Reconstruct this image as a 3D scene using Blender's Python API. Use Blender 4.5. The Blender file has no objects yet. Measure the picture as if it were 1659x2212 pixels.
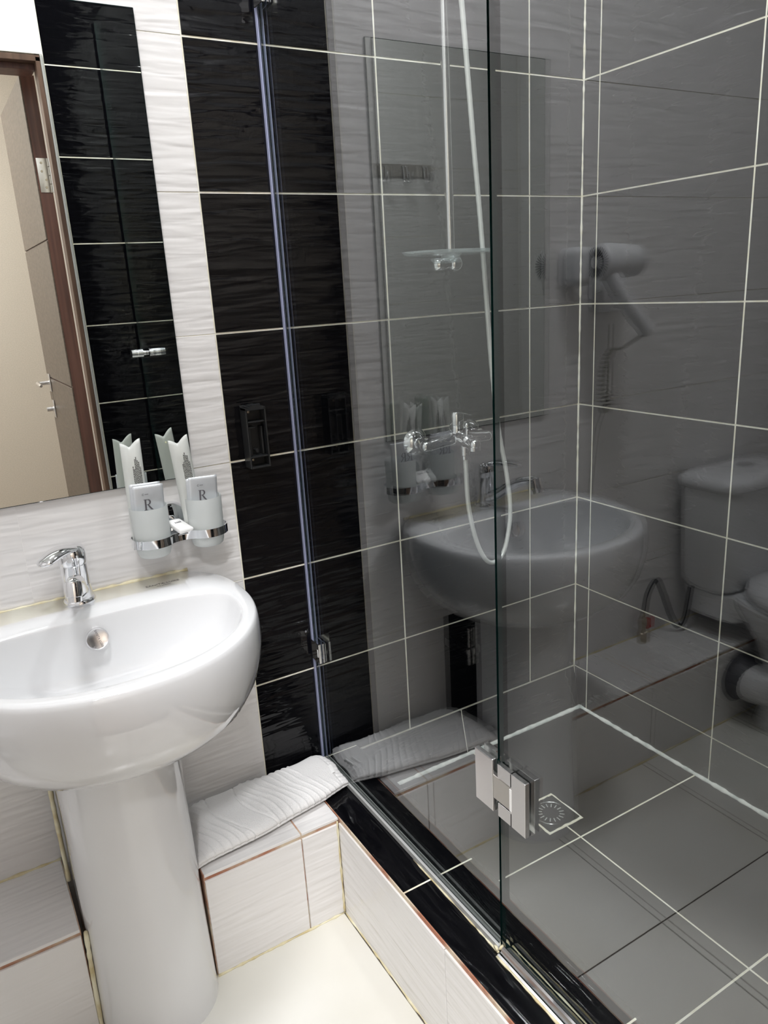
import bpy, bmesh, math, random
from mathutils import Matrix, Vector
random.seed(7)
R_ = math.radians
C = bpy.context.scene.collection
SC = bpy.context.scene

# ------------------------------------------------------------------ camera
# frame of the room: x to the right along the basin wall (glass screen at x=0),
# y=0 is the basin wall (room at y<0), z=0 is the bathroom floor
cd = bpy.data.cameras.new('camera')
cam = bpy.data.objects.new('camera', cd)
C.objects.link(cam)
cam.location = (-0.631, -1.440, 1.293)
cam.rotation_euler = (R_(73.545), R_(3.175), R_(-30.96))
cd.sensor_fit = 'HORIZONTAL'
cd.sensor_width = 36.0
cd.lens = 1646.9 * 36.0 / 1659.0
cd.clip_start = 0.01
SC.camera = cam

# ------------------------------------------------------------------ world, exposure
w = bpy.data.worlds.new('world')
SC.world = w
w.use_nodes = True
w.node_tree.nodes['Background'].inputs[0].default_value = (0.8, 0.85, 1, 1)
w.node_tree.nodes['Background'].inputs[1].default_value = 0.05
SC.view_settings.view_transform = 'Standard'
SC.view_settings.look = 'None'
SC.view_settings.gamma = 1.0
SC.view_settings.use_curve_mapping = False
SC.view_settings.exposure = 0.12
LAMP = 97.0          # emission strength of the ceiling lamp panels
SHOWER_LAMP = 330.0
HALL_LAMP = 330.0

# ------------------------------------------------------------------ materials
def M(name, col, rough=0.5, metal=0.0, **kw):
    m = bpy.data.materials.new(name)
    m.use_nodes = True
    b = m.node_tree.nodes['Principled BSDF']
    b.inputs['Base Color'].default_value = (*col, 1)
    b.inputs['Roughness'].default_value = rough
    b.inputs['Metallic'].default_value = metal
    for k, v in kw.items():
        b.inputs[k.replace('_', ' ')].default_value = v
    return m

def noise_chain(m, scale, detail=2.0, rand=True, nscale=1.0, coords='Object', dist=0.0):
    nt = m.node_tree; N = nt.nodes; L = nt.links
    tc = N.new('ShaderNodeTexCoord')
    mp = N.new('ShaderNodeMapping'); mp.inputs['Scale'].default_value = scale
    L.new(tc.outputs[coords], mp.inputs['Vector'])
    out = mp.outputs[0]
    if rand:
        oi = N.new('ShaderNodeObjectInfo')
        mu = N.new('ShaderNodeMath'); mu.operation = 'MULTIPLY'; mu.inputs[1].default_value = 53.0
        L.new(oi.outputs['Random'], mu.inputs[0])
        ad = N.new('ShaderNodeVectorMath'); ad.operation = 'ADD'
        L.new(out, ad.inputs[0]); L.new(mu.outputs[0], ad.inputs[1]); out = ad.outputs[0]
    n = N.new('ShaderNodeTexNoise')
    n.inputs['Scale'].default_value = nscale
    n.inputs['Detail'].default_value = detail
    n.inputs['Distortion'].default_value = dist
    L.new(out, n.inputs['Vector'])
    return n

def add_bump(m, n, strength, distance, prev=None):
    nt = m.node_tree
    b = nt.nodes.new('ShaderNodeBump')
    b.inputs['Strength'].default_value = strength
    b.inputs['Distance'].default_value = distance
    nt.links.new(n.outputs['Fac'], b.inputs['Height'])
    if prev: nt.links.new(prev.outputs[0], b.inputs['Normal'])
    nt.links.new(b.outputs[0], nt.nodes['Principled BSDF'].inputs['Normal'])
    return b

def col_ramp(m, n, c0, c1, p0=0.35, p1=0.65):
    nt = m.node_tree
    r = nt.nodes.new('ShaderNodeValToRGB')
    r.color_ramp.elements[0].position = p0; r.color_ramp.elements[0].color = (*c0, 1)
    r.color_ramp.elements[1].position = p1; r.color_ramp.elements[1].color = (*c1, 1)
    nt.links.new(n.outputs['Fac'], r.inputs[0])
    nt.links.new(r.outputs[0], nt.nodes['Principled BSDF'].inputs['Base Color'])

WAVE = (6.0, 1.0, 52.0)
white_tile = M('white_wavy_tile', (0.80, 0.785, 0.775), 0.16)
add_bump(white_tile, noise_chain(white_tile, (8.0, 1.0, 66.0), 1.3, dist=0.3), 1.0, 0.0028)
black_tile = M('black_wavy_tile', (0.0030, 0.0030, 0.0040), 0.06, Specular_IOR_Level=0.34)
add_bump(black_tile, noise_chain(black_tile, (8.0, 1.0, 66.0), 1.3, dist=0.35), 1.0, 0.0036)
black_floor_tile = M('black_floor_tile', (0.006, 0.006, 0.007), 0.3)
cream_floor_tile = M('cream_floor_tile', (0.78, 0.765, 0.70), 0.2)
n = noise_chain(cream_floor_tile, (2.5, 2.5, 2.5), 3)
col_ramp(cream_floor_tile, n, (0.74, 0.72, 0.65), (0.81, 0.80, 0.75))
grout_light = M('cream_grout', (0.80, 0.76, 0.62), 0.8)
n = noise_chain(grout_light, (30, 30, 30), 3, rand=False)
col_ramp(grout_light, n, (0.84, 0.79, 0.62), (0.97, 0.95, 0.84))
grout_dark = M('brown_grout', (0.10, 0.08, 0.065), 0.8)
terracotta = M('raw_terracotta_edge', (0.50, 0.24, 0.15), 0.8)
n = noise_chain(terracotta, (14, 14, 14), 4, rand=False)
col_ramp(terracotta, n, (0.42, 0.17, 0.10), (0.66, 0.56, 0.42), 0.42, 0.62)
caulk = M('yellowed_caulk', (0.76, 0.70, 0.46), 0.6)
n = noise_chain(caulk, (25, 25, 25), 3, rand=False)
col_ramp(caulk, n, (0.60, 0.50, 0.27), (0.84, 0.80, 0.60))
silicone = M('white_silicone', (0.80, 0.83, 0.80), 0.25)
n = noise_chain(silicone, (35, 35, 35), 3, rand=False)
col_ramp(silicone, n, (0.55, 0.60, 0.57), (0.9, 0.9, 0.86))
plaster = M('white_plaster', (0.85, 0.85, 0.83), 0.8)
recess_shade = M('dark_recess_shade', (0.03, 0.028, 0.025), 0.95)  # near black, painted shade for the recess behind the pedestal
ceramic = M('white_glazed_ceramic', (0.77, 0.775, 0.785), 0.07, Coat_Weight=0.6, Coat_Roughness=0.03)
chrome = M('chrome', (0.86, 0.87, 0.89), 0.05, 1.0)
brushed = M('brushed_steel', (0.62, 0.60, 0.57), 0.32, 1.0)
satin = M('satin_chrome', (0.80, 0.79, 0.80), 0.22, 1.0)
mirror_m = M('mirror_silvering', (0.80, 0.83, 0.80), 0.0, 1.0)
glass_edge = M('dark_green_glass_edge', (0.002, 0.012, 0.011), 0.1)
frosted = M('frosted_glass', (0.88, 0.91, 0.90), 0.45, Transmission_Weight=0.5, IOR=1.3)
plastic_black = M('black_plastic', (0.014, 0.015, 0.016), 0.35)
plastic_white = M('white_plastic', (0.75, 0.75, 0.76), 0.3)
plastic_grey = M('grey_print', (0.10, 0.10, 0.11), 0.5)
hose_m = M('pearl_grey_hose', (0.78, 0.80, 0.77), 0.25, 0.25)
clear_plastic = M('clear_plastic', (0.80, 0.86, 0.86), 0.08, Transmission_Weight=0.8, IOR=1.25)
seal_m = M('bluish_seal_plastic', (0.40, 0.43, 0.62), 0.25)
rail_m = M('pale_aluminium', (0.55, 0.56, 0.55), 0.4, 0.2)
dark_hose_m = M('dark_braided_hose', (0.07, 0.07, 0.075), 0.4, 0.5)
red_m = M('red_handle', (0.55, 0.02, 0.03), 0.4)
brass_m = M('dull_brass', (0.45, 0.40, 0.32), 0.35, 1.0)
foil = M('silver_sachet_foil', (0.68, 0.71, 0.74), 0.35, 0.35)
add_bump(foil, noise_chain(foil, (25, 25, 25), 2), 0.5, 0.004)
film = M('milky_plastic_film', (0.84, 0.87, 0.84), 0.3, Transmission_Weight=0.25)
add_bump(film, noise_chain(film, (30, 30, 12), 2), 0.4, 0.004)
brush_m = M('cream_toothbrush', (0.80, 0.76, 0.52), 0.4)
paper_m = M('white_paper', (0.86, 0.86, 0.85), 0.6)
ink = M('grey_ink', (0.13, 0.125, 0.14), 0.5)
ink_black = M('black_ink', (0.02, 0.02, 0.02), 0.5)
water_m = M('dark_gap', (0.01, 0.01, 0.01), 0.6)

towel_m = M('white_terry', (0.80, 0.79, 0.785), 0.95, Sheen_Weight=0.3)
n1 = noise_chain(towel_m, (420, 420, 420), 2, rand=False)
add_bump(towel_m, n1, 0.8, 0.0015)

wall_cloth = M('beige_wallpaper', (0.58, 0.52, 0.45), 0.8)
n = noise_chain(wall_cloth, (180, 180, 240), 2, rand=False)
col_ramp(wall_cloth, n, (0.55, 0.495, 0.43), (0.62, 0.56, 0.49))
def wood(name, a, b_, sc):
    m = M(name, a, 0.4)
    n = noise_chain(m, sc, 3, rand=False, dist=0.4)
    col_ramp(m, n, a, b_)
    add_bump(m, n, 0.3, 0.001)
    return m
wood_leaf = wood('taupe_door_veneer', (0.085, 0.064, 0.050), (0.125, 0.096, 0.076), (30, 30, 90))
wood_edge = wood('red_brown_wood', (0.075, 0.030, 0.022), (0.13, 0.055, 0.04), (60, 60, 2.5))
wood_frame = wood('brown_frame_veneer', (0.07, 0.038, 0.026), (0.13, 0.075, 0.050), (60, 60, 3))
alu = M('mottled_metal_trim', (0.55, 0.55, 0.53), 0.4, 0.7)
hall_floor_m = M('hall_floor', (0.25, 0.20, 0.16), 0.4)

def glass_material():
    """thin architectural glass: each face lets light straight through, Fresnel part is mirrored"""
    m = bpy.data.materials.new('clear_sheet_glass'); m.use_nodes = True
    nt = m.node_tree; N = nt.nodes; L = nt.links
    N.clear()
    out = N.new('ShaderNodeOutputMaterial')
    tr = N.new('ShaderNodeBsdfTransparent'); tr.inputs[0].default_value = (0.955, 0.975, 0.968, 1)
    gl = N.new('ShaderNodeBsdfGlossy'); gl.inputs['Roughness'].default_value = 0.0
    gl.inputs[0].default_value = (0.97, 0.98, 1.0, 1)
    geo = N.new('ShaderNodeNewGeometry')
    ior = N.new('ShaderNodeMix'); ior.data_type = 'FLOAT'
    ior.inputs[2].default_value = 1.80; ior.inputs[3].default_value = 1 / 1.80
    L.new(geo.outputs['Backfacing'], ior.inputs[0])
    fr = N.new('ShaderNodeFresnel'); L.new(ior.outputs[0], fr.inputs[0])
    mx = N.new('ShaderNodeMixShader')
    L.new(fr.outputs[0], mx.inputs[0]); L.new(tr.outputs[0], mx.inputs[1]); L.new(gl.outputs[0], mx.inputs[2])
    L.new(mx.outputs[0], out.inputs[0])
    return m
glass_m = glass_material()

def lamp_material(name, strength, col=(0.985, 0.985, 1.0)):
    m = bpy.data.materials.new(name); m.use_nodes = True
    N = m.node_tree.nodes; N.clear()
    o = N.new('ShaderNodeOutputMaterial'); e = N.new('ShaderNodeEmission')
    e.inputs[0].default_value = (*col, 1); e.inputs[1].default_value = strength
    m.node_tree.links.new(e.outputs[0], o.inputs[0])
    return m

# ------------------------------------------------------------------ helpers
def link(name, me, mats, parent=None, kind=None, label=None, cat=None, group=None, smooth=False):
    o = bpy.data.objects.new(name, me); C.objects.link(o)
    if not me.materials:
        for m in (mats if isinstance(mats, (list, tuple)) else [mats]): me.materials.append(m)
    if parent: o.parent = parent
    if kind: o['kind'] = kind
    tagit(o, label, cat, group)
    if smooth:
        for p in me.polygons: p.use_smooth = True
    return o

def tagit(o, label=None, cat=None, group=None):
    if label: o['label'] = label
    if cat: o['category'] = cat
    if group: o['group'] = group
    return o

def fin(bm, name, mats, parent=None, smooth=False, angle=None, **kw):
    me = bpy.data.meshes.new(name)
    bmesh.ops.recalc_face_normals(bm, faces=bm.faces[:])
    bm.to_mesh(me); bm.free()
    o = link(name, me, mats, parent, smooth=smooth or angle is not None, **kw)
    if angle is not None:
        try: me.set_sharp_from_angle(angle=R_(angle))
        except Exception: pass
    return o

def thing(name, label, cat, loc=(0, 0, 0), group=None, rz=0.0, kind=None):
    o = bpy.data.objects.new(name, None); C.objects.link(o)
    o.empty_display_size = 0.05
    o.location = loc; o.rotation_euler = (0, 0, rz)
    tagit(o, label, cat, group)
    if kind: o['kind'] = kind
    return o

def box(bm, x0, x1, y0, y1, z0, z1, bev=0.0, seg=2, mi=0, T=None):
    r = bmesh.ops.create_cube(bm, size=1.0)
    vs = r['verts']
    for v in vs:
        v.co = Vector(((x0 + x1) / 2 + v.co.x * (x1 - x0), (y0 + y1) / 2 + v.co.y * (y1 - y0), (z0 + z1) / 2 + v.co.z * (z1 - z0)))
    fs = set(f for v in vs for f in v.link_faces)
    for f in fs: f.material_index = mi
    if bev > 0:
        es = set(e for v in vs for e in v.link_edges)
        rr = bmesh.ops.bevel(bm, geom=list(es), offset=bev, segments=seg, affect='EDGES', profile=0.5)
        vs = list({v for f in rr['faces'] for v in f.verts} | {v for v in vs if v.is_valid})
        for f in rr['faces']: f.material_index = mi
    if T is not None: bmesh.ops.transform(bm, matrix=T, verts=[v for v in vs if v.is_valid])
    return vs

def lathe(bm, prof, axis_pt, axis=(0, 0, 1), seg=32, mi=0, cap=True):
    """prof: list of (radius, height) along the axis"""
    ax = Vector(axis).normalized()
    q = Vector((0, 0, 1)).rotation_difference(ax).to_matrix()
    rings = []
    for r, h in prof:
        ring = []
        for i in range(seg):
            a = 2 * math.pi * i / seg
            ring.append(bm.verts.new(Vector(axis_pt) + q @ Vector((max(r, 1e-5) * math.cos(a), max(r, 1e-5) * math.sin(a), h))))
        rings.append(ring)
    for a, b in zip(rings, rings[1:]):
        for i in range(seg):
            f = bm.faces.new((a[i], a[(i + 1) % seg], b[(i + 1) % seg], b[i])); f.material_index = mi
    if cap:
        for ring in (rings[0], rings[-1]):
            f = bm.faces.new(ring); f.material_index = mi

def catmull(P, sub=8):
    P = [Vector(p) for p in P]; out = []
    Q = [2 * P[0] - P[1]] + P + [2 * P[-1] - P[-2]]
    for i in range(1, len(Q) - 2):
        for k in range(sub):
            t = k / sub; a, b, c, d = Q[i - 1], Q[i], Q[i + 1], Q[i + 2]
            out.append(0.5 * ((2 * b) + (c - a) * t + (2 * a - 5 * b + 4 * c - d) * t * t + (3 * b - a - 3 * c + d) * t ** 3))
    out.append(P[-1]); return out

def tube(bm, pts, rad, seg=12, mi=0, cap=True, flat=None):
    """pts list of points; rad number or list; flat=(a,b) scales the section along its two axes"""
    pts = [Vector(p) for p in pts]
    if not isinstance(rad, (list, tuple)): rad = [rad] * len(pts)
    up = Vector((0, 0, 1)); rings = []
    t0 = (pts[1] - pts[0]).normalized()
    nrm = t0.orthogonal().normalized() if abs(t0.dot(up)) > 0.95 else (up - t0 * up.dot(t0)).normalized()
    for i, p in enumerate(pts):
        t = (pts[min(i + 1, len(pts) - 1)] - pts[max(i - 1, 0)]).normalized()
        nrm = (nrm - t * nrm.dot(t)).normalized(); bi = t.cross(nrm)
        sa, sb = flat if flat else (1, 1)
        rings.append([bm.verts.new(p + rad[i] * (sa * math.cos(2 * math.pi * k / seg) * nrm + sb * math.sin(2 * math.pi * k / seg) * bi)) for k in range(seg)])
    for a, b in zip(rings, rings[1:]):
        for i in range(seg):
            f = bm.faces.new((a[i], a[(i + 1) % seg], b[(i + 1) % seg], b[i])); f.material_index = mi
    if cap:
        for r in (rings[0], rings[-1]): bm.faces.new(r).material_index = mi

def ball(bm, c, r, seg=20, sc=(1, 1, 1), mi=0):
    T = Matrix.Translation(c) @ Matrix.Diagonal((*sc, 1))
    rr = bmesh.ops.create_uvsphere(bm, u_segments=seg, v_segments=seg // 2, radius=r, matrix=T)
    for f in {f for v in rr['verts'] for f in v.link_faces}: f.material_index = mi

def text(name, s, size, mat, T, parent, ext=0.0001):
    cu = bpy.data.curves.new(name, 'FONT'); cu.body = s; cu.size = size; cu.extrude = ext
    cu.align_x = 'CENTER'; cu.align_y = 'CENTER'; cu.resolution_u = 3
    tmp = bpy.data.objects.new('tmp_text', cu); C.objects.link(tmp)
    dg = bpy.context.evaluated_depsgraph_get()
    me = bpy.data.meshes.new_from_object(tmp.evaluated_get(dg))
    bpy.data.objects.remove(tmp); bpy.data.curves.remove(cu)
    me.transform(T)
    me.materials.clear()
    return link(name, me, mat, parent)

# ------------------------------------------------------------------ tiling
TT = 0.006
GAPB, GAPW = 0.0036, 0.0014
_tiles = {}
def tile_mesh(w_, h_, mat, gap):
    key = (round(w_, 4), round(h_, 4), mat.name, gap)
    if key in _tiles: return _tiles[key]
    a, b = w_ / 2 - gap / 2, h_ / 2 - gap / 2
    c = min(0.0008, gap * 0.4)
    V = []
    for yy, i in ((TT, 0), (c, 0), (0, c)):
        V += [(-a + i, yy, -b + i), (a - i, yy, -b + i), (a - i, yy, b - i), (-a + i, yy, b - i)]
    F = []
    for k in (0, 4):
        for i in range(4):
            j = (i + 1) % 4
            F.append((k + i, k + 4 + i, k + 4 + j, k + j)[::-1])
    F.append((8, 9, 10, 11)); F.append((3, 2, 1, 0))
    me = bpy.data.meshes.new('tile'); me.from_pydata(V, [], F); me.update()
    me.materials.append(mat); _tiles[key] = me
    return me

def put_tile(parent, mat, O, u, v, u0, u1, v0, v1, gap):
    """one tile: O origin of the plane, u and v unit vectors in the plane"""
    u = Vector(u); v = Vector(v); nin = v.cross(u)
    me = tile_mesh(u1 - u0, v1 - v0, mat, gap)
    o = bpy.data.objects.new('tile', me); C.objects.link(o); o.parent = parent
    jit = random.uniform(-0.0003, 0.0003)
    p = Vector(O) + u * (u0 + u1) / 2 + v * (v0 + v1) / 2 + nin * jit
    Mx = Matrix((( u.x, nin.x, v.x, p.x), (u.y, nin.y, v.y, p.y), (u.z, nin.z, v.z, p.z), (0, 0, 0, 1)))
    o.matrix_local = Mx
    return o

def tile_area(parent, mat, O, u, v, ujs, vjs, rect, gap, holes=()):
    """ujs, vjs: joint positions; rect=(u0,u1,v0,v1) region; cells are clipped to it, and split around holes"""
    u0, u1, v0, v1 = rect
    us = [u0] + [a for a in ujs if u0 + 0.004 < a < u1 - 0.004] + [u1]
    vs = [v0] + [a for a in vjs if v0 + 0.004 < a < v1 - 0.004] + [v1]
    for a0, a1 in zip(us, us[1:]):
        for b0, b1 in zip(vs, vs[1:]):
            cells = [(a0, a1, b0, b1)]
            for (h0, h1, k0, k1) in holes:
                nc = []
                for (c0, c1, d0, d1) in cells:
                    if c1 <= h0 or c0 >= h1 or d1 <= k0 or d0 >= k1: nc.append((c0, c1, d0, d1)); continue
                    if d0 < k0: nc.append((c0, c1, d0, k0))
                    if d1 > k1: nc.append((c0, c1, k1, d1))
                    e0, e1 = max(d0, k0), min(d1, k1)
                    if c0 < h0: nc.append((c0, h0, e0, e1))
                    if c1 > h1: nc.append((h1, c1, e0, e1))
                cells = nc
            for (c0, c1, d0, d1) in cells:
                if c1 - c0 > 0.006 and d1 - d0 > 0.006: put_tile(parent, mat, O, u, v, c0, c1, d0, d1, gap)

ROWS = [1.725 + 0.25 * k for k in range(-7, 6)]
CEIL = 2.80
XL, XR, YC, YCB = -1.65, 0.80, -1.23, -1.34     # left wall, shower right wall, front wall face and its hall face
ZS = 0.105                                      # shower floor
ZL = 0.24                                       # ledge and kerb top
XB = -0.146                                     # where the black stripe begins on the basin wall
DX0, DX1, DZ = -0.82, -0.182, 1.965             # door opening

def backing(name, boxes, mat, **kw):
    bm = bmesh.new()
    for b in boxes: box(bm, *b)
    return fin(bm, name, mat, kind='structure', **kw)

REC = (-0.555, -0.362, 0.0, 0.50)               # recess added to the wall to deepen the shade behind the pedestal
TB = 0.0012                                     # joint depth
w_back = backing('wall_back', [(XL - 0.15, REC[0], TB, 0.2, -0.1, CEIL), (REC[1], XR + 0.15, TB, 0.2, -0.1, CEIL),
                               (REC[0], REC[1], TB, 0.2, REC[3], CEIL), (REC[0], REC[1], 0.14, 0.2, -0.1, REC[3])], grout_light)
tile_area(w_back, white_tile, (0, 0, 0), (1, 0, 0), (0, 0, 1), [XB - 0.395 * k for k in range(1, 5)], ROWS,
          (XL, XB, 0.0, CEIL), GAPW, holes=[REC])
tile_area(w_back, black_tile, (0, 0, 0), (1, 0, 0), (0, 0, 1), [0.241, 0.636], ROWS, (XB, XR, 0.225, CEIL), GAPB)
bm = bmesh.new()                                # near-black recess lining, shade behind the pedestal put into its colour
box(bm, REC[0], REC[0] + 0.003, 0.002, 0.14, 0, 0.5); box(bm, REC[1] - 0.003, REC[1], 0.002, 0.14, 0, 0.5)
box(bm, REC[0], REC[1], 0.137, 0.14, 0, 0.5); box(bm, REC[0], REC[1], 0.002, 0.14, 0.497, 0.5)
fin(bm, 'recess_shade_lining', recess_shade, w_back)
# the lowest black course in the shower leans out from the wall
sk = Vector((0, -0.026, -(0.225 - ZS))).normalized()
bm = bmesh.new()
vsb = [(0.0, 0.0035, 0.225), (XR, 0.0035, 0.225), (XR, -0.0225, ZS - 0.004), (0.0, -0.0225, ZS - 0.004), (0.0, 0.0035, ZS - 0.004), (XR, 0.0035, ZS - 0.004)]
V = [bm.verts.new(p) for p in vsb]
bm.faces.new((V[0], V[1], V[2], V[3])); bm.faces.new((V[3], V[2], V[5], V[4])); bm.faces.new((V[0], V[4], V[5], V[1]))
bm.faces.new((V[0], V[3], V[4])); bm.faces.new((V[1], V[5], V[2]))
fin(bm, 'mortar_bed', grout_light, w_back)
LS = math.hypot(0.026, 0.225 - ZS)
tile_area(w_back, black_tile, (0, 0, 0.225), (1, 0, 0), tuple(-sk), [0.40], [], (0.092, XR, -LS, -0.001), GAPB)

w_right = backing('wall_right', [(XR + TB, XR + 0.15, YC - 0.15, 0.0, -0.1, CEIL)], grout_light)
tile_area(w_right, black_tile, (XR, 0, 0), (0, -1, 0), (0, 0, 1), [0.049, 0.452, 0.855], ROWS, (0, -YC, ZS, CEIL), GAPB)

w_front = backing('wall_front', [(XL - 0.15, DX0, YCB, YC - TB, -0.1, CEIL), (-0.168, XR + 0.15, YC - 0.05, YC - TB, -0.1, CEIL), (-0.158, XR + 0.15, YCB, YC - 0.05, -0.1, CEIL),
                                 (DX0, DX1, YCB, YC - TB, DZ + 0.035, CEIL)], grout_light)
# plane facing +y: u = -x
tile_area(w_front, black_tile, (0, YC, 0), (-1, 0, 0), (0, 0, 1), [-0.636, -0.241, ], ROWS, (-XR, 0.160, 0.0, CEIL), GAPB)
tile_area(w_front, white_tile, (0, YC, 0), (-1, 0, 0), (0, 0, 1), [0.555, 0.95, 1.345], ROWS, (0.160, -XL, 0, CEIL), GAPW,
          holes=[(0.160, -DX0 + 0.012, -1, DZ + 0.035)])

w_left = backing('wall_left', [(XL - 0.15, XL - TB, YC - 0.15, 0.0, -0.1, CEIL)], grout_light)
tile_area(w_left, white_tile, (XL, 0, 0), (0, 1, 0), (0, 0, 1), [-0.395, -0.79], ROWS, (YC, 0, 0, CEIL), GAPW)

flr = backing('floor', [(XL, -0.075, YCB, 0, -0.1, -TB)], grout_dark)
tile_area(flr, cream_floor_tile, (0, 0, 0), (1, 0, 0), (0, 1, 0), [-1.246, -0.856, -0.466], [-1.005, -0.606], (XL, -0.077, YC, 0), 0.0030)
sfl = backing('floor_shower', [(0.088, XR, YC, 0, -0.1, ZS - TB)], grout_light)
tile_area(sfl, black_floor_tile, (0, 0, ZS), (1, 0, 0), (0, 1, 0), [0.413], [-0.827, -0.418], (0.090, XR, YC, -0.02), GAPB + 0.0004)
ceil_ = backing('ceiling', [(XL - 0.15, XR + 0.15, YC, 0.0, CEIL, CEIL + 0.1)], plaster)

# beads of silicone where shower walls meet the floor
def bead(name, P, r, mat, parent=None, seg=8, wob=0.25, step=0.012, flat=None, **kw):
    P = [Vector(p) for p in P]; pts = []
    for a, b in zip(P, P[1:]):
        k = max(1, int((b - a).length / step))
        pts += [a.lerp(b, i / k) for i in range(k)]
    pts.append(P[-1])
    rad = [r * (1 + random.uniform(-wob, wob)) for _ in pts]
    bm = bmesh.new(); tube(bm, pts, rad, seg, flat=flat)
    return fin(bm, name, mat, parent, smooth=True, **kw)
bead('silicone_bead', [(0.095, -0.028, ZS), (XR - 0.003, -0.028, ZS)], 0.0062, silicone, w_back, seg=10)
bead('silicone_bead', [(XR - 0.002, -0.03, ZS), (XR - 0.002, YC, ZS)], 0.0062, silicone, w_right, seg=10)
bead('silicone_bead', [(XR - 0.001, -0.001, 0.225), (XR - 0.001, -0.001, CEIL)], 0.0022, grout_light, w_right, wob=0.5)

# kerb under the glass (black top, white outside, black inside)
kerb = thing('trim_1', 'black tiled kerb under the glass with white outer side', None, kind='structure')
bm = bmesh.new(); box(bm, -0.0715, -0.060, YC, 0.0, 0.0, ZL - TB)
fin(bm, 'tile_edge', terracotta, kerb)
bm = bmesh.new(); box(bm, -0.060, 0.0865, YC, 0.0, 0.0, ZL - TB)
fin(bm, 'kerb_core', grout_light, kerb)
tile_area(kerb, black_tile, (0, 0, ZL), (0, -1, 0), (1, 0, 0), [0.460, 0.858], [], (0.001, -YC, -0.071, 0.090), GAPB)
# (u=-y, v=x gives the face normal up)
tile_area(kerb, white_tile, (-0.075, 0, 0), (0, -1, 0), (0, 0, 1), [0.594, 0.99], [], (0.214, -YC, 0.001, ZL - 0.009), GAPW)
tile_area(kerb, black_tile, (0.090, 0, 0), (0, 1, 0), (0, 0, 1), [-0.858, -0.46], [], (YC, -0.02, ZS, ZL), 0.0006)
bead('caulk_line', [(-0.0755, -0.214, 0.001), (-0.0755, YC, 0.001)], 0.0022, caulk, kerb, wob=0.6)

# boxed ledge along the basin wall, cut out for the pedestal
YL = -0.212
ledge = thing('trim_2', 'low white tiled ledge along the foot of the basin wall', None, kind='structure')
for (a, b, js) in ((-0.362, -0.0755, [-0.158]), (XL, -0.585, [-1.255, -0.889])):
    bm = bmesh.new(); box(bm, a, b, YL + 0.0045, 0.0, 0.0, ZL - TB); fin(bm, 'ledge_core', terracotta, ledge)
    tile_area(ledge, white_tile, (0, 0, ZL), (1, 0, 0), (0, 1, 0), js, [], (a, b + (0.004 if b > -0.1 else 0), YL + 0.001, 0), 0.0032)
    tile_area(ledge, white_tile, (0, YL, 0), (1, 0, 0), (0, 0, 1), js, [], (a, b, 0.001, ZL - 0.0125), 0.0026)
    bead('caulk_line', [(a, YL - 0.0006, 0.001), (b, YL - 0.0006, 0.001)], 0.0024, caulk, ledge, wob=0.6)
bead('caulk_line', [(XL, -0.001, ZL + 0.0005), (-0.585, -0.001, ZL + 0.0005)], 0.003, caulk, ledge, wob=0.5)
bead('caulk_line', [(-0.077, YL - 0.0005, 0.003), (-0.077, YL - 0.0005, ZL - 0.006)], 0.0022, caulk, ledge, wob=0.5)

# ------------------------------------------------------------------ doorway and hall
fr = thing('trim_3', 'dark wooden frame of the open doorway', None, kind='structure')
bm = bmesh.new(); box(bm, DX1, -0.169, YC - 0.045, YC + 0.002, 0, DZ + 0.028, 0.001); fin(bm, 'jamb', wood_frame, fr)
bm = bmesh.new(); box(bm, DX0, DX0 + 0.013, YCB, YC + 0.002, 0, DZ + 0.028, 0.001); fin(bm, 'jamb', wood_frame, fr)
bm = bmesh.new(); box(bm, DX0, -0.169, YCB, YC + 0.002, DZ + 0.016, DZ + 0.032, 0.001); fin(bm, 'lintel', wood_frame, fr)
bm = bmesh.new(); box(bm, DX0 + 0.013, DX1, YCB, YC - 0.03, DZ, DZ + 0.016, 0.001); fin(bm, 'lintel_stop', wood_edge, fr)
bm = bmesh.new(); box(bm, -0.1685, -0.1605, YC - 0.004, YC + 0.004, 0, DZ + 0.034, 0.0015); fin(bm, 'corner_trim', alu, fr, label='mottled metal tile trim')
bm = bmesh.new(); box(bm, -0.177, -0.158, YCB + 0.030, YCB + 0.045, 0, DZ + 0.01, 0.001); fin(bm, 'door_seal', plastic_white, fr, label='pale door seal strip')
bm = bmesh.new(); box(bm, -0.155, -0.08, YCB - 0.012, YCB - 0.0005, 0, DZ + 0.06, 0.002); fin(bm, 'casing', wood_frame, fr)

leaf = thing('door_1', 'open brown wooden door leaf standing in the hall', None, kind='structure', loc=(-0.205, -1.40, 0))
bm = bmesh.new()
L0, L1 = -0.575, 0.0                            # local y along the leaf
box(bm, 0.0, 0.040, L0, L1, 0.012, 1.985, 0.0012, mi=0)
fin(bm, 'leaf_core', wood_edge, leaf)
zs = [0.012, 0.50, 1.02, 1.50, 1.985]
for a, b in zip(zs, zs[1:]):
    bm = bmesh.new(); box(bm, -0.0045, 0.0, L0 + 0.001, L1 - 0.001, a + 0.0025, b - 0.0025, 0.0012)
    fin(bm, 'panel', wood_leaf, leaf)
bm = bmesh.new()
box(bm, -0.010, -0.0045, L0 + 0.045, L0 + 0.085, 0.965, 1.035, 0.002)
tube(bm, [(-0.008, L0 + 0.065, 1.0), (-0.05, L0 + 0.065, 1.0)], 0.008)
tube(bm, catmull([(-0.048, L0 + 0.060, 1.0), (-0.055, L0 + 0.10, 1.002), (-0.052, L0 + 0.16, 0.997)]), [0.008] * 8 + [0.007] * 8 + [0.005])
fin(bm, 'door_handle', satin, leaf, angle=40)
bm = bmesh.new()
box(bm, -0.010, -0.0045, L0 + 0.045, L0 + 0.085, 0.86, 0.93, 0.002)
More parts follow.
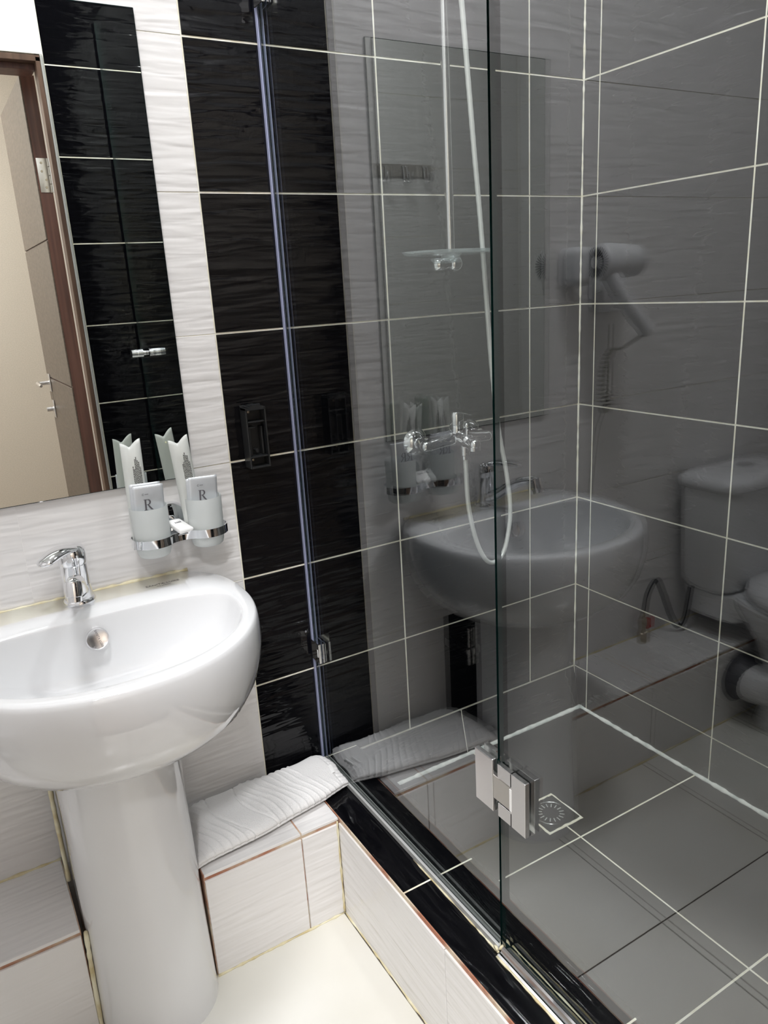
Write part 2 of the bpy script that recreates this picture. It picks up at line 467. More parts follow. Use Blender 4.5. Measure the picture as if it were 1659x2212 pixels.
tube(bm, [(-0.008, L0 + 0.065, 0.895), (-0.035, L0 + 0.065, 0.895)], 0.009)
fin(bm, 'lock_turn', satin, leaf, angle=40)
bm = bmesh.new()
box(bm, 0.004, 0.036, 0.0002, 0.0025, 1.645, 1.747, 0.0008)
for k in range(4):
    tube(bm, [(0.043, 0.004, 1.645 + 0.026 * k), (0.043, 0.004, 1.669 + 0.026 * k)], 0.0055)
    box(bm, 0.034, 0.043, 0.0004, 0.0024, 1.645 + 0.026 * k, 1.669 + 0.026 * k)
for zz, xx_ in ((1.66, 0.023), (1.683, 0.026), (1.708, 0.016), (1.733, 0.018)):
    lathe(bm, [(0.0038, 0), (0.0032, 0.0012), (0.0, 0.0012)], (xx_, 0.0025, zz), (0, 1, 0), 12, mi=1)
fin(bm, 'hinge', [brushed, brass_m], leaf, angle=40)

HY = -3.2
backing('wall_hall', [(-2.2, 0.8, HY - 0.1, HY, -0.1, CEIL)], wall_cloth)
backing('wall_hall_left', [(-2.3, -2.2, HY, YCB, -0.1, CEIL)], wall_cloth)
backing('wall_hall_right', [(0.8, 0.9, HY, YCB, -0.1, CEIL)], wall_cloth)
bm = bmesh.new(); box(bm, -2.2, DX0 - 0.0, YCB - 0.012, YCB - 0.0002, 0, CEIL); box(bm, -0.08, 0.8, YCB - 0.012, YCB - 0.0002, 0, CEIL)
box(bm, DX0, -0.08, YCB - 0.012, YCB - 0.0002, DZ + 0.06, CEIL)
fin(bm, 'hall_wallpaper', wall_cloth, w_front)
backing('floor_hall', [(-2.3, 0.9, HY - 0.1, YCB, -0.1, 0.0)], hall_floor_m)
backing('ceiling_hall', [(-2.3, 0.9, HY - 0.1, YC, CEIL, CEIL + 0.1)], plaster)
backing('baseboard_hall', [(-2.2, 0.8, HY, HY + 0.015, 0.0, 0.09)], wood_frame)

# ------------------------------------------------------------------ lamps
def lamp(x, y, r, strength, label, grp=None):
    t = thing('ceiling_light', label, 'light', (x, y, CEIL), grp)
    bm = bmesh.new(); lathe(bm, [(r, 0), (r + 0.012, 0), (r + 0.012, -0.010), (r + 0.002, -0.016), (r, -0.014)], (0, 0, 0), seg=40, cap=False)
    fin(bm, 'rim', plastic_white, t, angle=40)
    bm = bmesh.new(); lathe(bm, [(0.0001, -0.004), (r * 0.6, -0.004), (r, -0.004)], (0, 0, 0), seg=40, cap=False)
    o = fin(bm, 'diffuser', lamp_material('lamp_glow', strength), t)
    for p in o.data.polygons:
        if p.normal.z > 0: p.flip()
    return t
lamp(-0.50, -0.64, 0.15, LAMP, 'round ceiling light over the basin side of the bathroom')
lamp(0.42, -0.62, 0.07, SHOWER_LAMP, 'small round ceiling light over the shower')
lamp(-1.2, -2.3, 0.15, HALL_LAMP, 'round ceiling light in the hall outside the door')

# ------------------------------------------------------------------ mirror
mir = thing('wall_mirror', 'tall rectangular mirror with a green-grey polished edge above the basin', 'mirror', (-0.454, 0, 0))
MX0, MX1, MZ0, MZ1 = -0.685, -0.223, 0.962, 1.757
bm = bmesh.new(); box(bm, MX0 + 0.454, MX1 + 0.454, -0.0055, -0.0008, MZ0, MZ1, 0.0012, 2)
for f in bm.faces: f.material_index = 1
fin(bm, 'mirror_pane', [mirror_m, glass_edge], mir)
bm = bmesh.new()
vv = [bm.verts.new(p) for p in ((MX0 + 0.4555, -0.0057, MZ0 + 0.0015), (MX1 + 0.4525, -0.0057, MZ0 + 0.0015), (MX1 + 0.4525, -0.0057, MZ1 - 0.0015), (MX0 + 0.4555, -0.0057, MZ1 - 0.0015))]
bm.faces.new(vv)
fin(bm, 'silvering', mirror_m, mir)

# ------------------------------------------------------------------ basin and pedestal
sink = thing('pedestal_basin', 'white ceramic wash basin with rounded front on a pedestal', 'sink', (-0.46, 0, 0))
def outline(t, s=1.0, front=0.27, back=0.205, a=0.258, yc=-0.165, cy=-0.165):
    """outer plan of the basin at angle t, shrunk by s towards (0, cy)"""
    ct, st = math.cos(t), math.sin(t)
    nx = 2.15 if st < 0 else 2.6
    b = front if st < 0 else back
    x = a * math.copysign(abs(ct) ** (2 / nx), ct); y = yc + b * math.copysign(abs(st) ** (2 / nx), st)
    x *= s; y = cy + (y - cy) * s
    return x, min(y, -0.0015)
def inner(t, s=1.0):
    ct, st = math.cos(t), math.sin(t)
    nx = 2.2 if st < 0 else 3.2
    yc = -0.200; b = 0.202 if st < 0 else 0.070
    x = 0.226 * math.copysign(abs(ct) ** (2 / nx), ct); y = yc + b * math.copysign(abs(st) ** (2 / nx), st)
    cy = -0.200
    return x * s, cy + (y - cy) * s
ZR = 0.776
NT = 128
outer_prof = [(0.10, 0.568), (0.30, 0.570), (0.50, 0.576), (0.68, 0.589), (0.80, 0.606), (0.890, 0.630), (0.955, 0.662), (0.992, 0.696),
              (1.008, 0.725), (1.006, 0.752), (1.0, 0.766), (0.992, 0.7730), (0.980, ZR)]
inner_prof = [(1.006, ZR), (0.996, ZR - 0.001), (0.989, ZR - 0.004), (0.980, ZR - 0.012), (0.965, ZR - 0.024), (0.935, ZR - 0.045), (0.875, ZR - 0.072), (0.79, ZR - 0.095),
              (0.66, ZR - 0.111), (0.48, ZR - 0.120), (0.30, ZR - 0.124), (0.13, ZR - 0.127)]
bm = bmesh.new(); rings = []
for s, z in outer_prof:
    rings.append([bm.verts.new((*outline(2 * math.pi * i / NT, s), z)) for i in range(NT)])
for s, z in inner_prof:
    rings.append([bm.verts.new((*inner(2 * math.pi * i / NT, s), z)) for i in range(NT)])
for a, b in zip(rings, rings[1:]):
    for i in range(NT): bm.faces.new((a[i], a[(i + 1) % NT], b[(i + 1) % NT], b[i]))
bm.faces.new(rings[0])
basin_o = fin(bm, 'basin', ceramic, sink, smooth=True)
bm = bmesh.new()
lathe(bm, [(0.026, 0.0), (0.031, 0.0005), (0.031, 0.003), (0.022, 0.004), (0.020, 0.001)], (0, -0.200, ZR - 0.1255), seg=32)
fin(bm, 'drain_ring', satin, sink, angle=40)
# overflow cap on the inner back wall
ovn = Vector((0.0, -0.93, 0.37)).normalized()
ovp = Vector((-0.005, -0.1400, 0.7385))
bm = bmesh.new(); lathe(bm, [(0.0185, 0), (0.0195, 0.004), (0.0180, 0.0065), (0.0165, 0.0058), (0.0, 0.0058)], ovp, ovn, 36)
cap_o = fin(bm, 'overflow_cap', satin, sink, angle=40)
zz = ovn; xx = Vector((1, 0, 0)); yy = zz.cross(xx)
def onplane(p, xx, yy, zz, rot=0):
    return Matrix(((xx.x, yy.x, zz.x, p.x), (xx.y, yy.y, zz.y, p.y), (xx.z, yy.z, zz.z, p.z), (0, 0, 0, 1))) @ Matrix.Rotation(rot, 4, 'Z')
p = ovp + zz * 0.0062
text('overflow_lettering', 'SANITA LUXE', 0.0052, ink, onplane(p + xx * 0.002, xx, yy, zz, R_(-78)), cap_o)
text('rim_lettering', 'SANITA LUXE', 0.0105, ink, Matrix.Translation((0.138, -0.050, ZR + 0.0008)), basin_o)
text('rim_lettering', 'luxe collection', 0.0045, ink, Matrix.Translation((0.138, -0.059, ZR + 0.0008)), basin_o)

# pedestal: a C shaped column open to the wall
bm = bmesh.new(); rr = []
def ped_ring(z, hw, yf, yb, th):
    pts = []
    n = 24
    def shell(h, f, b, rev):
        L = [(-h, b)] + [(-h, b + (f + h * 0.95 - b) * k / 3) for k in (1, 2)]
        L += [(-h * math.cos(math.pi * k / n), f + h * 0.95 - h * 0.95 * math.sin(math.pi * k / n)) for k in range(n + 1)]
        L += [(h, b + (f + h * 0.95 - b) * k / 3) for k in (2, 1)] + [(h, b)]
        return L[::-1] if rev else L
    L = shell(hw, yf, yb, False) + shell(hw - th, yf + th, yb, True)
    return [bm.verts.new((x - 0.012, y, z)) for x, y in L]
for z, hw, yf, yb in ((0.0, 0.108, -0.305, -0.122), (0.02, 0.107, -0.302, -0.122), (0.2, 0.105, -0.292, -0.122), (0.42, 0.104, -0.285, -0.122), (0.585, 0.106, -0.290, -0.122)):
    rr.append(ped_ring(z, hw, yf, yb, 0.013))
for a, b in zip(rr, rr[1:]):
    m_ = len(a)
    for i in range(m_): bm.faces.new((a[i], a[(i + 1) % m_], b[(i + 1) % m_], b[i]))
fin(bm, 'pedestal', ceramic, sink, angle=50)
bead('foam_seam', [(-0.118, -0.06, 0.58), (-0.122, -0.075, 0.42), (-0.122, -0.085, 0.25)], 0.0042, caulk, sink, wob=0.15, label='yellowed foam filling beside the pedestal')
bead('foam_seam', [(-0.118, -0.215, 0.235), (-0.121, -0.212, 0.12), (-0.123, -0.21, 0.002)], 0.0042, caulk, sink, wob=0.2, label='yellowed foam filling beside the pedestal')
bead('caulk_line', [(-0.20, -0.003, ZR), (0.20, -0.003, ZR)], 0.0032, caulk, sink, wob=0.5)

# faucet
fau = thing('basin_mixer_tap', 'chrome single-lever mixer tap on the basin', 'faucet', (-0.470, -0.040, ZR))
bm = bmesh.new(); lathe(bm, [(0.0, -0.0005), (0.0275, 0.0), (0.0282, 0.003), (0.0268, 0.007), (0.0250, 0.009), (0.0245, 0.0095)], (0, 0, 0), seg=40)
fin(bm, 'base_ring', chrome, fau, angle=50)
bm = bmesh.new(); lathe(bm, [(0.0243, 0.0095), (0.0240, 0.034), (0.0232, 0.0347), (0.0240, 0.0354), (0.0238, 0.073), (0.0226, 0.0742), (0.0228, 0.0755)], (0, 0, 0), seg=40)
fin(bm, 'body', chrome, fau, angle=40)
bm = bmesh.new()
sp = catmull([(0.0, -0.010, 0.022), (-0.004, -0.045, 0.040), (-0.012, -0.095, 0.072), (-0.020, -0.130, 0.082), (-0.023, -0.146, 0.079)], 6)
tube(bm, sp, [0.0175 - 0.0055 * min(1, i / 16) for i in range(len(sp))], 16, flat=(0.85, 1.0))
fin(bm, 'spout', chrome, fau, smooth=True)
bm = bmesh.new(); lathe(bm, [(0.0125, 0.014), (0.0135, 0.010), (0.0135, -0.010), (0.0115, -0.011), (0.0115, -0.019), (0.009, -0.019)], (-0.0225, -0.142, 0.074), (0.1, 0.22, 1), seg=28)
fin(bm, 'aerator', chrome, fau, angle=40)
# lever: cap plus a tongue pointing forward and to the left
bm = bmesh.new(); lathe(bm, [(0.0242, 0.0758), (0.0250, 0.080), (0.0250, 0.092), (0.0240, 0.100), (0.0200, 0.106), (0.010, 0.109), (0.0, 0.1095)], (0, 0, 0), seg=40)
d = Vector((-0.052, -0.044, 0)).normalized()
lp = catmull([Vector((0, 0, 0.098)) - d * 0.012, Vector((0, 0, 0.103)) + d * 0.006, Vector((0, 0, 0.1055)) + d * 0.026, Vector((0, 0, 0.1035)) + d * 0.046, Vector((0, 0, 0.0985)) + d * 0.064, Vector((0, 0, 0.0945)) + d * 0.074], 6)
nn = len(lp)
tube(bm, lp, [(0.0195 + 0.003 * math.sin(math.pi * i / nn) - 0.008 * (i / nn) ** 2) * (1 - max(0, (i - nn + 6) / 6) ** 2 * 0.7) for i in range(nn)], 18, flat=(0.40, 1.0))
lev = fin(bm, 'lever', chrome, fau, angle=60)
bm = bmesh.new(); q = Vector((-0.7, -0.71, 0)).normalized()
lathe(bm, [(0.0045, 0), (0.0045, 0.0012), (0.0, 0.0014)], Vector((0, 0, 0.087)) + Vector((-0.30, -0.95, 0)).normalized() * 0.0248, (-0.30, -0.95, 0), 16)
fin(bm, 'temperature_dot', plastic_white, lev)
bm = bmesh.new(); tube(bm, [(0.006, -0.0255, 0.094), (0.004, -0.031, 0.062), (0.002, -0.038, 0.047)], 0.0017)
fin(bm, 'pull_rod', chrome, fau, smooth=True)

# ------------------------------------------------------------------ tumbler holder, tumblers and contents
TZ = 0.838
hold = thing('tumbler_holder', 'chrome wall bracket with two rings below the mirror', 'holder', (-0.277, 0, TZ))
bm = bmesh.new(); lathe(bm, [(0.0, 0.0), (0.030, 0.0), (0.030, 0.006), (0.026, 0.012), (0.015, 0.015), (0.0, 0.0155)], (0, 0, 0.052), (0, -1, 0), 36)
lathe(bm, [(0.010, 0.014), (0.009, 0.030), (0.0, 0.031)], (0, 0, 0.045), (0, -1, 0), 20)
fin(bm, 'wall_plate', chrome, hold, angle=40)
def band(bm, path, z0, z1, th):
    a = [[], [], [], []]
    n_ = len(path)
    for i, (x, y) in enumerate(path):
        px, py = path[(i - 1) % n_]; qx, qy = path[(i + 1) % n_]
        t = Vector((qx - px, qy - py)).normalized(); nx_, ny_ = t.y, -t.x
        a[0].append(bm.verts.new((x, y, z0))); a[1].append(bm.verts.new((x, y, z1)))
        a[2].append(bm.verts.new((x - nx_ * th, y - ny_ * th, z1))); a[3].append(bm.verts.new((x - nx_ * th, y - ny_ * th, z0)))
    for i in range(n_):
        j = (i + 1) % n_
        for k in range(4):
            bm.faces.new((a[k][i], a[k][j], a[(k + 1) % 4][j], a[(k + 1) % 4][i]))
path = []
RB = 0.0375; cxs = 0.0515; cyy = -0.055
for k in range(33):
    a = R_(-38 - 0) + R_(256) * 0  # placeholder start
a0 = R_(140)
for k in range(29):                             # right ring, going clockwise round its outer side
    a = R_(142) - R_(284) * k / 28
    path.append((cxs + RB * math.cos(a), cyy + RB * math.sin(a)))
for k in range(1, 6):                           # front waist
    t = k / 6; x = (cxs - RB * 0.788) * (1 - 2 * t)
    path.append((x, cyy - RB * 0.616 + 0.006 * math.sin(math.pi * t)))
for k in range(29):
    a = R_(-38) - R_(284) * k / 28
    path.append((-cxs + RB * math.cos(a), cyy + RB * math.sin(a)))
for k in range(1, 6):
    t = k / 6; x = -(cxs - RB * 0.788) * (1 - 2 * t)
    path.append((x, cyy + RB * 0.616 - 0.006 * math.sin(math.pi * t)))
bm = bmesh.new(); band(bm, path, 0.022, 0.038, 0.0022)
fin(bm, 'ring_band', chrome, hold, angle=40)
bm = bmesh.new(); box(bm, -0.019, 0.019, cyy - 0.021, cyy + 0.021, 0.0330, 0.0355, 0.0008); box(bm, -0.008, 0.008, cyy + 0.018, -0.012, 0.026, 0.0355, 0.001)
fin(bm, 'tray', chrome, hold)

def tumbler(x, label, src=None):
    t = thing('glass_tumbler', label, 'tumbler', (x, cyy, TZ), 'frosted tumblers in the holder')
    if src:
        for c in src.children: k = c.copy(); C.objects.link(k); k.parent = t
        return t
    bm = bmesh.new()
    lathe(bm, [(0.026, 0.0), (0.0285, 0.002), (0.0305, 0.008), (0.0325, 0.030), (0.0342, 0.093), (0.0338, 0.0945), (0.0322, 0.0935), (0.0305, 0.030), (0.0285, 0.012), (0.0, 0.010)], (0, 0, 0), seg=48)
    fin(bm, 'cup', frosted, t, angle=60)
    return t
tb1 = tumbler(-0.3285, 'frosted glass tumbler holding two silver sachets, the left one')
tb2 = tumbler(-0.2255, 'frosted glass tumbler nearest the black stripe', tb1)

def sheet(bm, w_, h_, puff, nx=10, nz=14, T=None, top=None, edge=0.08):
    """flat pouch of width w, height h standing in the xz plane, puffed in y; top(u) lowers the upper rim"""
    grid = {}
    for s in (-1, 1):
        for i in range(nx + 1):
            for k in range(nz + 1):
                u, v = i / nx, k / nz
                f = min(1, min(u, 1 - u) / 0.25) * min(1, min(v, 1 - v) / 0.2)
                hh = h_ * (1 - (top(u) if top else 0) * v ** 2)
                p = Vector(((u - 0.5) * w_, s * (0.0003 + puff * (1 - (1 - f) ** 2)), v * hh))
                grid[s, i, k] = bm.verts.new(T @ p if T else p)
    for s in (-1, 1):
        for i in range(nx):
            for k in range(nz):
                q = [grid[s, i, k], grid[s, i + 1, k], grid[s, i + 1, k + 1], grid[s, i, k + 1]]
                bm.faces.new(q if s < 0 else q[::-1])
    for k in range(nz):
        bm.faces.new((grid[-1, 0, k], grid[-1, 0, k + 1], grid[1, 0, k + 1], grid[1, 0, k]))
        bm.faces.new((grid[-1, nx, k + 1], grid[-1, nx, k], grid[1, nx, k], grid[1, nx, k + 1]))
    for i in range(nx):
        bm.faces.new((grid[-1, i, nz], grid[-1, i + 1, nz], grid[1, i + 1, nz], grid[1, i, nz]))
        bm.faces.new((grid[-1, i + 1, 0], grid[-1, i, 0], grid[1, i, 0], grid[1, i + 1, 0]))

def letter_R(bm, s, T):
    """serif capital R, height s, built from strokes in the xz plane at y=0"""
    def stroke(pts, w_):
        n_ = len(pts); lo, hi = [], []
        for i, p in enumerate(pts):
            a = Vector(pts[max(0, i - 1)]); b = Vector(pts[min(n_ - 1, i + 1)]); t = (b - a).normalized()
            ww = w_[i] if isinstance(w_, list) else w_
            nn_ = Vector((-t.y, t.x)) * ww / 2
            lo.append(T @ Vector((s * (p[0] - nn_.x), 0, s * (p[1] - nn_.y)))); hi.append(T @ Vector((s * (p[0] + nn_.x), 0, s * (p[1] + nn_.y))))
        lo = [bm.verts.new(p) for p in lo]; hi = [bm.verts.new(p) for p in hi]
        for i in range(n_ - 1): bm.faces.new((lo[i], lo[i + 1], hi[i + 1], hi[i]))
    stroke([(0.16, 0.0), (0.16, 1.0)], 0.15)
    stroke([(0.0, 0.015), (0.34, 0.015)], 0.04); stroke([(0.0, 0.985), (0.30, 0.985)], 0.04)
    bowl = [(0.2, 0.975)] + [(0.36 + 0.20 * math.cos(a), 0.745 + 0.225 * math.sin(a)) for a in [R_(90 - 180 * k / 12) for k in range(13)]] + [(0.2, 0.52)]
    wd = [0.05] + [0.05 + 0.10 * math.sin(math.pi * k / 12) for k in range(13)] + [0.04]
    stroke(bowl, wd)
    stroke([(0.36, 0.52), (0.50, 0.30), (0.66, 0.08), (0.80, 0.02)], [0.10, 0.13, 0.13, 0.03])

def sachet(x, y, z, rx, ry, rz, label, letter=True):
    t = thing('sachet', label, 'sachet', (x, y, z), 'silver toiletry sachets in the tumblers')
    t.rotation_euler = (R_(rx), R_(ry), R_(rz))
    bm = bmesh.new(); sheet(bm, 0.055, 0.076, 0.0018)
    pk = fin(bm, 'packet', foil, t, smooth=True)
    bm = bmesh.new()
    for k in range(9):
        for j in range(2): box(bm, -0.010 + 0.0028 * k, -0.0086 + 0.0028 * k, -0.0013, -0.0006, 0.0690 + 0.0024 * j, 0.0704 + 0.0024 * j)
    fin(bm, 'crimp_marks', plastic_white, pk)
    if letter:
        bm = bmesh.new(); letter_R(bm, 0.0205, Matrix.Translation((-0.0100, -0.0026, 0.0300)))
        fin(bm, 'letter', ink, pk)
        bm = bmesh.new()
        n_ = 14
        for k in range(n_ - 2):
            a, b = R_(40 + 320 * k / n_), R_(40 + 320 * (k + 1) / n_)
            bm.faces.new([bm.verts.new((-0.010 + r * math.cos(q_), -0.0026, 0.060 + r * math.sin(q_))) for r, q_ in ((0.0013, a), (0.0019, a), (0.0019, b), (0.0013, b))])
        for k in range(5): bm.faces.new([bm.verts.new((-0.0068 + 0.0013 * k + dx, -0.0026, 0.060 + dz)) for dx, dz in ((0, -0.0006), (0.0009, -0.0006), (0.0009, 0.0006), (0, 0.0006))])
        fin(bm, 'small_logo', ink, pk)
        bm = bmesh.new()
        for k in range(8): bm.faces.new([bm.verts.new((-0.0085 + 0.0013 * k + dx, -0.0025, 0.0262 + dz)) for dx, dz in ((0, -0.0006), (0.0009, -0.0006), (0.0009, 0.0006), (0, 0.0006))])
        fin(bm, 'small_print', ink, pk)
    return t
sachet(-0.3290, -0.0600, 0.897, 3, 2, 0, 'silver sachet with a grey R at the front of the left tumbler')
sachet(-0.3330, -0.0560, 0.901, 3, 2, -1, 'silver sachet tucked just behind the front one in the left tumbler', False)
sachet(-0.2280, -0.0600, 0.896, 3, 3, 0, 'silver sachet with a grey R in the right tumbler')
s3 = sachet(-0.2300, -0.0560, 0.894, 3, 2, 0, 'second silver sachet behind the front one in the right tumbler', False)

def pouch(x, y, z, rx, ry, rz, h_, label):
    t = thing('toothbrush_pouch', label, 'toothbrush packet', (x, y, z), 'wrapped toothbrushes in the tumblers')
    t.rotation_euler = (R_(rx), R_(ry), R_(rz))
    bm = bmesh.new(); sheet(bm, 0.036, h_, 0.0060, 12, 24, top=lambda u: 0.060 * max(0.0, 1 - abs(2 * u - 0.9)) ** 1.5 + 0.025 * (1 - u))
    pk = fin(bm, 'wrapper', film, t, smooth=True)
    bm = bmesh.new(); random.seed(int(1000 * abs(x)))
    for c in range(7):
        z0 = h_ * 0.48 + random.uniform(0, 0.008)
        z1 = h_ * (0.84 if c in (2, 3, 4, 5) else 0.76) - random.uniform(0, 0.01)
        zz_ = z0
        while zz_ < z1:
            l_ = random.uniform(0.0012, 0.003)
            xo = -0.0010 + 0.0021 * c
            yo = -0.0066
            bm.faces.new([bm.verts.new((xo + a, yo, zz_ + b)) for a, b in ((0, 0), (0.0014, 0), (0.0014, l_), (0, l_))])
            zz_ += l_ + random.uniform(0.0004, 0.0011)
    fin(bm, 'fine_print', ink_black, pk)
    bm = bmesh.new(); box(bm, -0.017, 0.017, 0.0050, 0.0058, h_ * 0.40, h_ * 0.49)
    fin(bm, 'dark_band', ink, pk)
    bm = bmesh.new(); box(bm, -0.004, 0.015, 0.0058, 0.0061, h_ * 0.41, h_ * 0.47)
    fin(bm, 'date_label', paper_m, pk)
    bm = bmesh.new(); tube(bm, [(0.002, 0.001, 0.03), (0.001, 0.001, h_ * 0.62), (-0.001, 0.001, h_ * 0.88)], [0.0028, 0.0022, 0.0036], 8)
    fin(bm, 'toothbrush', brush_m, t, smooth=True)
    return t
pouch(-0.345, -0.046, 0.851, -3, 1, -8, 0.205, 'milky toothbrush wrapper standing in the left tumbler')
pouch(-0.243, -0.046, 0.853, 3, -4, -10, 0.200, 'milky toothbrush wrapper standing in the right tumbler')

soap = thing('soap_packet', 'small white paper packet lying between the two tumblers', 'packet', (-0.277, -0.056, TZ + 0.0358), rz=R_(18))
bm = bmesh.new(); box(bm, -0.0150, 0.0150, -0.024, 0.020, 0.0, 0.0085, 0.0028, 3)
for v in bm.verts: v.co.z += 0.25 * (v.co.y + 0.024) + 0.002 * math.sin(v.co.x * 300) * (v.co.z > 0.006)
pk = fin(bm, 'wrapper', paper_m, soap, smooth=True)
bm = bmesh.new()
for k in range(4):
    x0 = -0.006 + 0.0035 * k
    bm.faces.new([bm.verts.new((x0 + a, b, 0.0090 + 0.25 * (b + 0.024))) for a, b in ((0, 0.002), (0.0022, 0.002), (0.0022, 0.0065), (0, 0.0065))])
fin(bm, 'print', ink, pk)

# ------------------------------------------------------------------ black dispenser bracket on the black stripe
disp = thing('dispenser_bracket', 'empty black plastic wall bracket of a soap dispenser', 'bracket', (-0.0935, 0, 0.961))
disp.scale = (0.88, 0.90, 0.98)
bm = bmesh.new()
box(bm, -0.024, 0.024, -0.006, -0.0005, 0, 0.126, 0.001)
box(bm, -0.024, -0.0205, -0.036, -0.005, 0.0, 0.123, 0.001)
box(bm, 0.0205, 0.024, -0.036, -0.005, 0.0, 0.123, 0.001)
for k in range(8):
    a = k / 8; b = (k + 1) / 8
    xx0, xx1 = -0.024 + 0.048 * a, -0.024 + 0.048 * b
    zt = 0.121 + 0.007 * math.sin(math.pi * (a + b) / 2)
    box(bm, xx0, xx1, -0.036, -0.005, 0.118, zt)
fin(bm, 'shell', plastic_black, disp)
for nm, b_ in (('shelf', (-0.0205, 0.0205, -0.036, -0.005, 0.0, 0.0035)), ('crossbar', (-0.0205, 0.0205, -0.030, -0.005, 0.092, 0.0955)),
               ('crossbar', (-0.0205, 0.0205, -0.034, -0.005, 0.0215, 0.0245)), ('clip_plate', (-0.016, 0.018, -0.026, -0.006, 0.026, 0.083))):
    bm = bmesh.new(); box(bm, *b_, 0.0008); 
    if nm == 'clip_plate':
        bm.free(); bm = bmesh.new()
        box(bm, -0.0165, -0.0125, -0.024, -0.006, 0.0255, 0.083, 0.0008); box(bm, 0.0125, 0.0165, -0.024, -0.006, 0.0255, 0.083, 0.0008)
        box(bm, -0.0165, -0.001, -0.026, -0.006, 0.081, 0.084, 0.0006); tube(bm, [(0.0, -0.006, 0.034), (0.0, -0.022, 0.034)], 0.004)
    fin(bm, nm, plastic_black, disp)
for zz_ in (0.112, 0.0125):
    bm = bmesh.new(); lathe(bm, [(0.0033, 0), (0.0033, 0.0015), (0.0015, 0.0022), (0, 0.0022)], (-0.006, -0.006, zz_), (0, -1, 0), 14)
    fin(bm, 'screw', brass_m, disp)

# ------------------------------------------------------------------ towel
tw = thing('folded_towel', 'folded white terry towel lying on the ledge beside the glass', 'towel', (-0.187, -0.100, ZL + 0.0005))
bm = bmesh.new()
NU, NV = 240, 200
TH = 0.040
def tw_point(u, v):
    a = 2 * math.pi * v
    n_ = 2.7
    cy = math.copysign(abs(math.cos(a)) ** (2 / n_), math.cos(a))
    cz = math.copysign(abs(math.sin(a)) ** (2 / n_), math.sin(a))
    yb = 0.070 + 0.016 * u + 0.004 * math.sin(u * 7)
    yf = (-0.104 + 0.050 * u) if u < 0.82 else (-0.063 + 0.135 * (u - 0.82))
    yf += 0.003 * math.sin(u * 9 + 1)
    ym, yh = (yb + yf) / 2, (yb - yf) / 2
    xl = -0.156 - 0.012 * (1 - cy); xr = 0.178 - 0.018 * max(0, cy) + 0.004 * math.sin(3 * cy)
    x = xl + (xr - xl) * u
    th = TH * (0.92 + 0.10 * math.sin(3.0 * u + 0.4)) * (1 - 0.22 * abs(2 * u - 1) ** 14)
    return x, ym + yh * cy, th * (cz + 1) / 2, th, cy, cz
vg = []
for i in range(NU + 1):
    u = i / NU; row = []
    for k in range(NV):
        x, y, z, th, cy, cz = tw_point(u, k / NV)
        top = max(0.0, min(1.0, (z / th - 0.15) / 0.4))
        # embossed pattern: slanted wavy ribs and two leaf-like arcs
        s = x * 0.97 + y * 0.42 + 0.0035 * math.sin(y * 60 + x * 25)
        rib = (0.5 + 0.5 * math.cos(2 * math.pi * s / 0.0165)) ** 6
        e1 = x + 0.052 + 0.30 * y - 4.0 * (y + 0.01) ** 2
        e2 = x + 0.112 + 0.34 * y - 4.0 * (y + 0.01) ** 2
        mask = 0.0 if e1 < 0.001 < e2 else 1.0
        if u > 0.76: mask *= max(0, min(1, (0.02 - y) / 0.03 - (u - 0.76) * 9))
        if u > 0.94: mask = 0
        relief = 0.0019 * rib * mask * top
        relief -= (0.0024 * math.exp(-(e1 / 0.0018) ** 2) + 0.0024 * math.exp(-(e2 / 0.0018) ** 2)) * top
        if u > 0.955: relief -= 0.0016 * top * (1 + 0.4 * math.sin(y * 500))
        if abs(u - 0.955) < 0.006: relief -= 0.0012 * top
        relief += (0.0012 * math.sin(x * 37 + y * 21) + 0.0010 * math.sin(x * 71 - y * 45)) * top
        fold = math.exp(-((z - 0.42 * th) / 0.0022) ** 2) * (0.0035 if abs(cy) > 0.85 else 0)
        n2 = Vector((0, cy * 0.6, max(cz, 0))).normalized() if abs(cy) + abs(cz) > 0 else Vector((0, 0, 1))
        row.append(bm.verts.new((x, y - math.copysign(fold, cy) + n2.y * relief, max(0.0, z + n2.z * relief))))
    vg.append(row)
for i in range(NU):
    for k in range(NV): bm.faces.new((vg[i][k], vg[i][(k + 1) % NV], vg[i + 1][(k + 1) % NV], vg[i + 1][k]))
# end faces sink inward in layers, like the edge of a folded cloth
for row, d_ in ((vg[0], 1), (vg[-1], -1)):
    prev = row
    cy_ = sum(v.co.y for v in row) / NV; cz_ = sum(v.co.z for v in row) / NV
    for (s_, dx) in ((0.92, -0.0020), (0.80, 0.0), (0.70, 0.008), (0.62, 0.0), (0.48, 0.0), (0.40, 0.008), (0.30, 0.001), (0.08, 0.002)):
        cur = [bm.verts.new((v.co.x + d_ * dx, cy_ + (v.co.y - cy_) * (1 - (1 - s_) * 0.30), cz_ + (v.co.z - cz_) * s_)) for v in row]
        for k in range(NV): bm.faces.new((prev[k], cur[k], cur[(k + 1) % NV], prev[(k + 1) % NV]))
        prev = cur
    bm.faces.new(prev)
fin(bm, 'towel_body', towel_m, tw, smooth=True)
bm = bmesh.new()
T_ = Matrix.Translation((0.160, 0.004, TH * 0.80 + 0.001)) @ Matrix.Rotation(R_(80), 4, 'Z') @ Matrix.Rotation(R_(-12), 4, 'X')
box(bm, -0.015, 0.015, -0.004, 0.004, 0, 0.0012, 0.0004, T=T_)
for yy_ in (-0.0038, 0.0030): box(bm, -0.014, 0.014, yy_, yy_ + 0.0008, 0.0012, 0.0022, T=T_)
fin(bm, 'hanging_loop', paper_m, tw)

